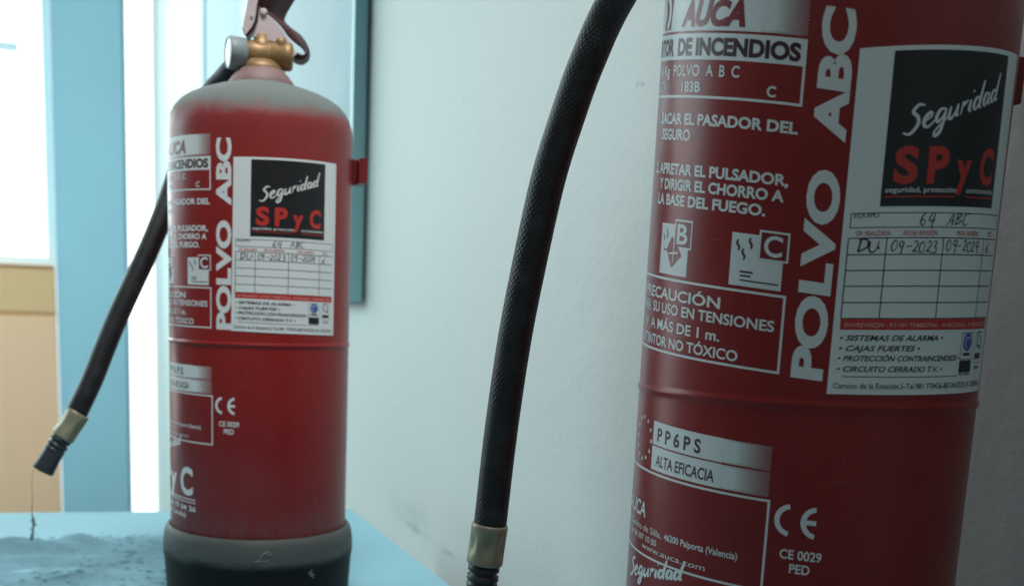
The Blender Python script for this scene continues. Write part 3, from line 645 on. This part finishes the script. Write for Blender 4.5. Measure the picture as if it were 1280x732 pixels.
# ------------------------------------------------------------------ desk (L-shaped corner notch towards the wall)
desk = empty('counter', R3(-0.1, 0.45, -1.0), math.atan2(DU.y, DU.x))
tag(desk, 'pale blue counter under both fire extinguishers, its edge running along the white wall', 'counter')
def to_desk(bm): bmesh.ops.transform(bm, matrix=Matrix.Translation((0.1, -0.45, 1.0)), verts=bm.verts[:])
bm = bmesh.new()
out = [(.371, 0), (.385, .12), (.443, .65), (.48, 1.0), (-.95, 1.0), (-.95, -.093), (-.07, -.093), (-.07, 0)]
out = [(.371, 0), (.480, 1.0), (-.95, 1.0), (-.95, -.093), (-.07, -.093), (-.07, 0)]
a = [bm.verts.new((u, v, 0)) for u, v in out]; f = bm.faces.new(a); 
ext = bmesh.ops.extrude_face_region(bm, geom=[f]); bmesh.ops.translate(bm, verts=[x for x in ext['geom'] if isinstance(x, bmesh.types.BMVert)], vec=(0, 0, -0.03))
bmesh.ops.recalc_face_normals(bm, faces=bm.faces[:])
es = [e for e in bm.edges if all(abs(v.co.z) < 1e-6 for v in e.verts)]
bmesh.ops.bevel(bm, geom=es, offset=0.002, segments=2, affect='EDGES'); to_desk(bm)
from_bm('counter_top', bm, M_TABLE, desk)
for u, v in ((.30, .06), (.34, .9), (-.88, .9), (-.88, .0)):
    bm = bmesh.new(); box(bm, (u-.025, v-.025, -1.0), (u+.025, v+.025, -.0305), .003); to_desk(bm); from_bm('leg', bm, M_TABLE, desk)

# spilled powder: rippled low drift left of the far extinguisher
bm = bmesh.new(); nu, nv = 120, 200; u0, u1, v0, v1 = -0.02, 0.345, 0.20, 0.80; g = []
for i in range(nu+1):
    row = []
    for j in range(nv+1):
        u = u0+(u1-u0)*i/nu; v = v0+(v1-v0)*j/nv
        iu = i/nu+0.14*noise.noise((u*9, v*9, 3.3))+0.05*noise.noise((u*30, v*30, 8.3)); e = max(0, min(1, (i/nu)/.12, (1.0-iu)/.30-.25, (j/nv)/.14, (1-j/nv)/.1, (1-i/nu)/.04)); e = e*e*(3-2*e)
        n1 = noise.noise((u*16, v*7, 1.3)); n2 = noise.noise((u*46+n1, v*18, 5.1)); n3 = noise.noise((u*130, v*55, 2.7))
        h = 0.0012+0.0012*n1+0.0026*max(0, n2)+0.0010*n3+0.0034*max(0, noise.noise((u*85, v*34, 9.7))-0.28)
        for cu, cv, su, sv, hh, sk in ((.205, .395, .012, .030, .011, .12), (.215, .335, .014, .030, .009, -.1), (.17, .375, .010, .05, .004, .2), (.215, .50, .016, .06, .008, .0), (.10, .33, .012, .05, .003, .25)):
            du = (u-cu-sk*(v-cv))/su; dv = (v-cv)/sv; h += 1.35*hh*math.exp(-du*du-dv*dv)*(1+0.7*n2)
        dfar = math.hypot(u-0.0098, v-0.1784)
        row.append(bm.verts.new((u, v, -0.0015+e*(h+0.0012) if dfar > .084 else -0.0015)))
    g.append(row)
for i in range(nu):
    for j in range(nv): bm.faces.new((g[i][j], g[i+1][j], g[i+1][j+1], g[i][j+1]))
for k in range(420):                                             # crumbs and flakes lying on it
    cl = random.random()
    u = random.uniform(u0+.02, u1-.05); v = random.uniform(v0+.02, v1-.25) if cl < .7 else random.gauss(.30, .05)
    if math.hypot(u-0.0098, v-0.1784) < .09 or v < v0+.01: continue
    gi = g[min(nu, max(0, int(round((u-u0)/(u1-u0)*nu))))][min(nv, max(0, int(round((v-v0)/(v1-v0)*nv))))].co.z
    sx, sy, sz = random.uniform(.0006, .0022), random.uniform(.001, .0065), random.uniform(.0006, .0024); an = random.uniform(-.5, .5); vs = []
    for (x, y, z) in ((1, 0, .2), (.3, 1, .3), (-.6, .5, .1), (-1, -.2, .3), (0, -1, .2), (.6, -.6, .4)): vs.append(bm.verts.new((u+sx*(x*math.cos(an)-y*math.sin(an)*.4), v+sy*y+sy*.3*x*random.random(), gi-.0006+sz*z*random.random())))
    tp = bm.verts.new((u, v, gi+sz))
    for a, b in zip(vs, vs[1:]+vs[:1]): bm.faces.new((a, b, tp))
po = from_bm('spilled_powder', bm, M_POWDER, None, True); po.matrix_world = ROOM
tag(po, 'rippled drift of pale spilled extinguisher powder on the counter, left of the far extinguisher', 'powder', None, 'stuff')

# ------------------------------------------------------------------ room shell
def room_obj(name, bm, mats, parent=None, smooth=False):
    o = from_bm(name, bm, mats, parent, smooth)
    if parent is None: o.matrix_world = ROOM
    return o
bm = bmesh.new(); box(bm, (-4, -3, -1.04), (5.22, 6, -1.00)); tag(room_obj('floor', bm, M_FLOOR), kind='structure')
bm = bmesh.new(); box(bm, (-2.5, -.30, -1.0), (5.2, -.095, 2.9)); w = room_obj('wall', bm, M_WALL)
tag(w, 'white plaster wall with scuffs and smudges running back along the counter on the right', 'wall')
# end of the room: column, window over wooden cabinet
bm = bmesh.new(); box(bm, (5.05, .055, -1.0), (5.35, .425, 2.9), .02); tag(room_obj('column', bm, M_COLUMN, None, False), 'light blue square column beside the bright window at the far end', 'column')
bm = bmesh.new()
win = empty('window', R3(5.25, 1.5, .404)); win.rotation_euler = (0, 0, math.atan2(DU.y, DU.x)); tag(win, 'bright overexposed window above the wooden cabinet at far left', 'window')
def wbox(lo, hi, bev=.006):
    b = bmesh.new(); box(b, lo, hi, bev); bmesh.ops.transform(b, matrix=Matrix.Translation((-5.25, -1.5, -.404)), verts=b.verts[:]); return b
b = bmesh.new()
for lo, hi in (((5.22, .43, .404), (5.28, 2.7, .45)), ((5.22, .43, 2.55), (5.28, 2.7, 2.62)), ((5.22, .43, .45), (5.28, .47, 2.55)), ((5.22, 2.66, .45), (5.28, 2.7, 2.55)), ((5.222, 1.55, .45), (5.278, 1.61, 2.55))): box(b, lo, hi, .004)
bmesh.ops.transform(b, matrix=Matrix.Translation((-5.25, -1.5, -.404)), verts=b.verts[:]); from_bm('window_frame', b, M_WFRAME, win)
from_bm('pane', wbox((5.247, .47, .45), (5.253, 1.55, 2.55), 0), M_GLASS, win); from_bm('pane', wbox((5.247, 1.61, .45), (5.253, 2.66, 2.55), 0), M_GLASS, win)
from_bm('latch', wbox((5.195, .585, 1.485), (5.222, .72, 1.53), .005), M_WFRAME, win)
sl = empty('side_light', R3(5.25, -.02, -1.0)); sl.rotation_euler = (0, 0, math.atan2(DU.y, DU.x)); tag(sl, 'narrow full height glazed strip between the blue column and the wall', 'window')
b = bmesh.new(); box(b, (-.002, -.072, 0), (.002, .073, 3.6)); from_bm('pane', b, M_GLASS, sl)
b = bmesh.new(); box(b, (-.02, -.08, -.0), (.02, -.073, 3.6)); from_bm('side_light_frame', b, M_WFRAME, sl)
cab = empty('wooden_cabinet', R3(5.2, 1.5, -1.0)); cab.rotation_euler = (0, 0, math.atan2(DU.y, DU.x)); tag(cab, 'light orange wooden cabinet under the bright window at far left', 'cabinet')
def cbox(name, lo, hi, m, bev=.004):
    b = bmesh.new(); box(b, lo, hi, bev); bmesh.ops.transform(b, matrix=Matrix.Translation((-5.2, -1.5, 1.0)), verts=b.verts[:]); return from_bm(name, b, m, cab)
cbox('carcass', (5.10, .43, -1.0), (5.215, 2.7, .395), M_WOOD2)
cbox('top_board', (5.06, .43, .395), (5.215, 2.7, .404), M_WOOD1, .002)
cbox('drawer_front', (5.082, .43, .155), (5.098, 2.7, .388), M_WOOD2); cbox('door_panel', (5.075, .43, -.96), (5.098, 1.5, .135), M_WOOD1); cbox('door_panel', (5.075, 1.505, -.96), (5.098, 2.7, .135), M_WOOD1)

# framed glazed board hanging on the wall
nb = empty('notice_board', R3(1.67, -.095, .258)); nb.rotation_euler = (0, 0, math.atan2(DU.y, DU.x)); tag(nb, 'wide pale framed board mounted on the wall behind the far extinguisher', 'notice board')
def nbx(name, boxes, m, bev=.001):
    b = bmesh.new()
    for lo, hi in boxes: box(b, lo, hi, bev)
    bmesh.ops.transform(b, matrix=Matrix.Translation((-1.67, .095, -.258)), verts=b.verts[:]); return from_bm(name, b, m, nb)
fr = nbx('frame', [((.69, -.091, .258), (.705, -.0705, 2.1)), ((2.635, -.091, .258), (2.65, -.0705, 2.1)), ((.705, -.091, .258), (2.635, -.0705, .273)), ((.705, -.091, 2.085), (2.635, -.0705, 2.1))], M_BOARDF)
nbx('border', [((.705, -.0900, .273), (.85, -.0735, 2.085))], M_BOARDFRONT); nbx('border', [((2.60, -.0900, .273), (2.635, -.0735, 2.085))], M_BOARDFRONT)
nbx('panel', [((.85, -.0905, .273), (1.72, -.076, 2.085))], M_BOARDP); nbx('panel', [((1.82, -.0905, .273), (2.60, -.076, 2.085))], M_BOARDP)
nbx('mullion', [((1.72, -.0902, .273), (1.82, -.0715, 2.085))], M_BOARDF)
nbx('gap_shadow_strip', [((.694, -.0949, .262), (2.646, -.0911, 2.096))], M_GAPSHADE, 0)  # dark strip standing in for the shadow gap behind the board

# bright sky outside
bm = bmesh.new(); vs = [bm.verts.new(p) for p in ((0, -8, -5), (0, 10, -5), (0, 10, 9), (0, -8, 9))]; bm.faces.new(vs)
bmesh.ops.transform(bm, matrix=Matrix.Translation((9.5, 0, 0)), verts=bm.verts[:])
tag(room_obj('sky', bm, M_SKY), kind='structure')
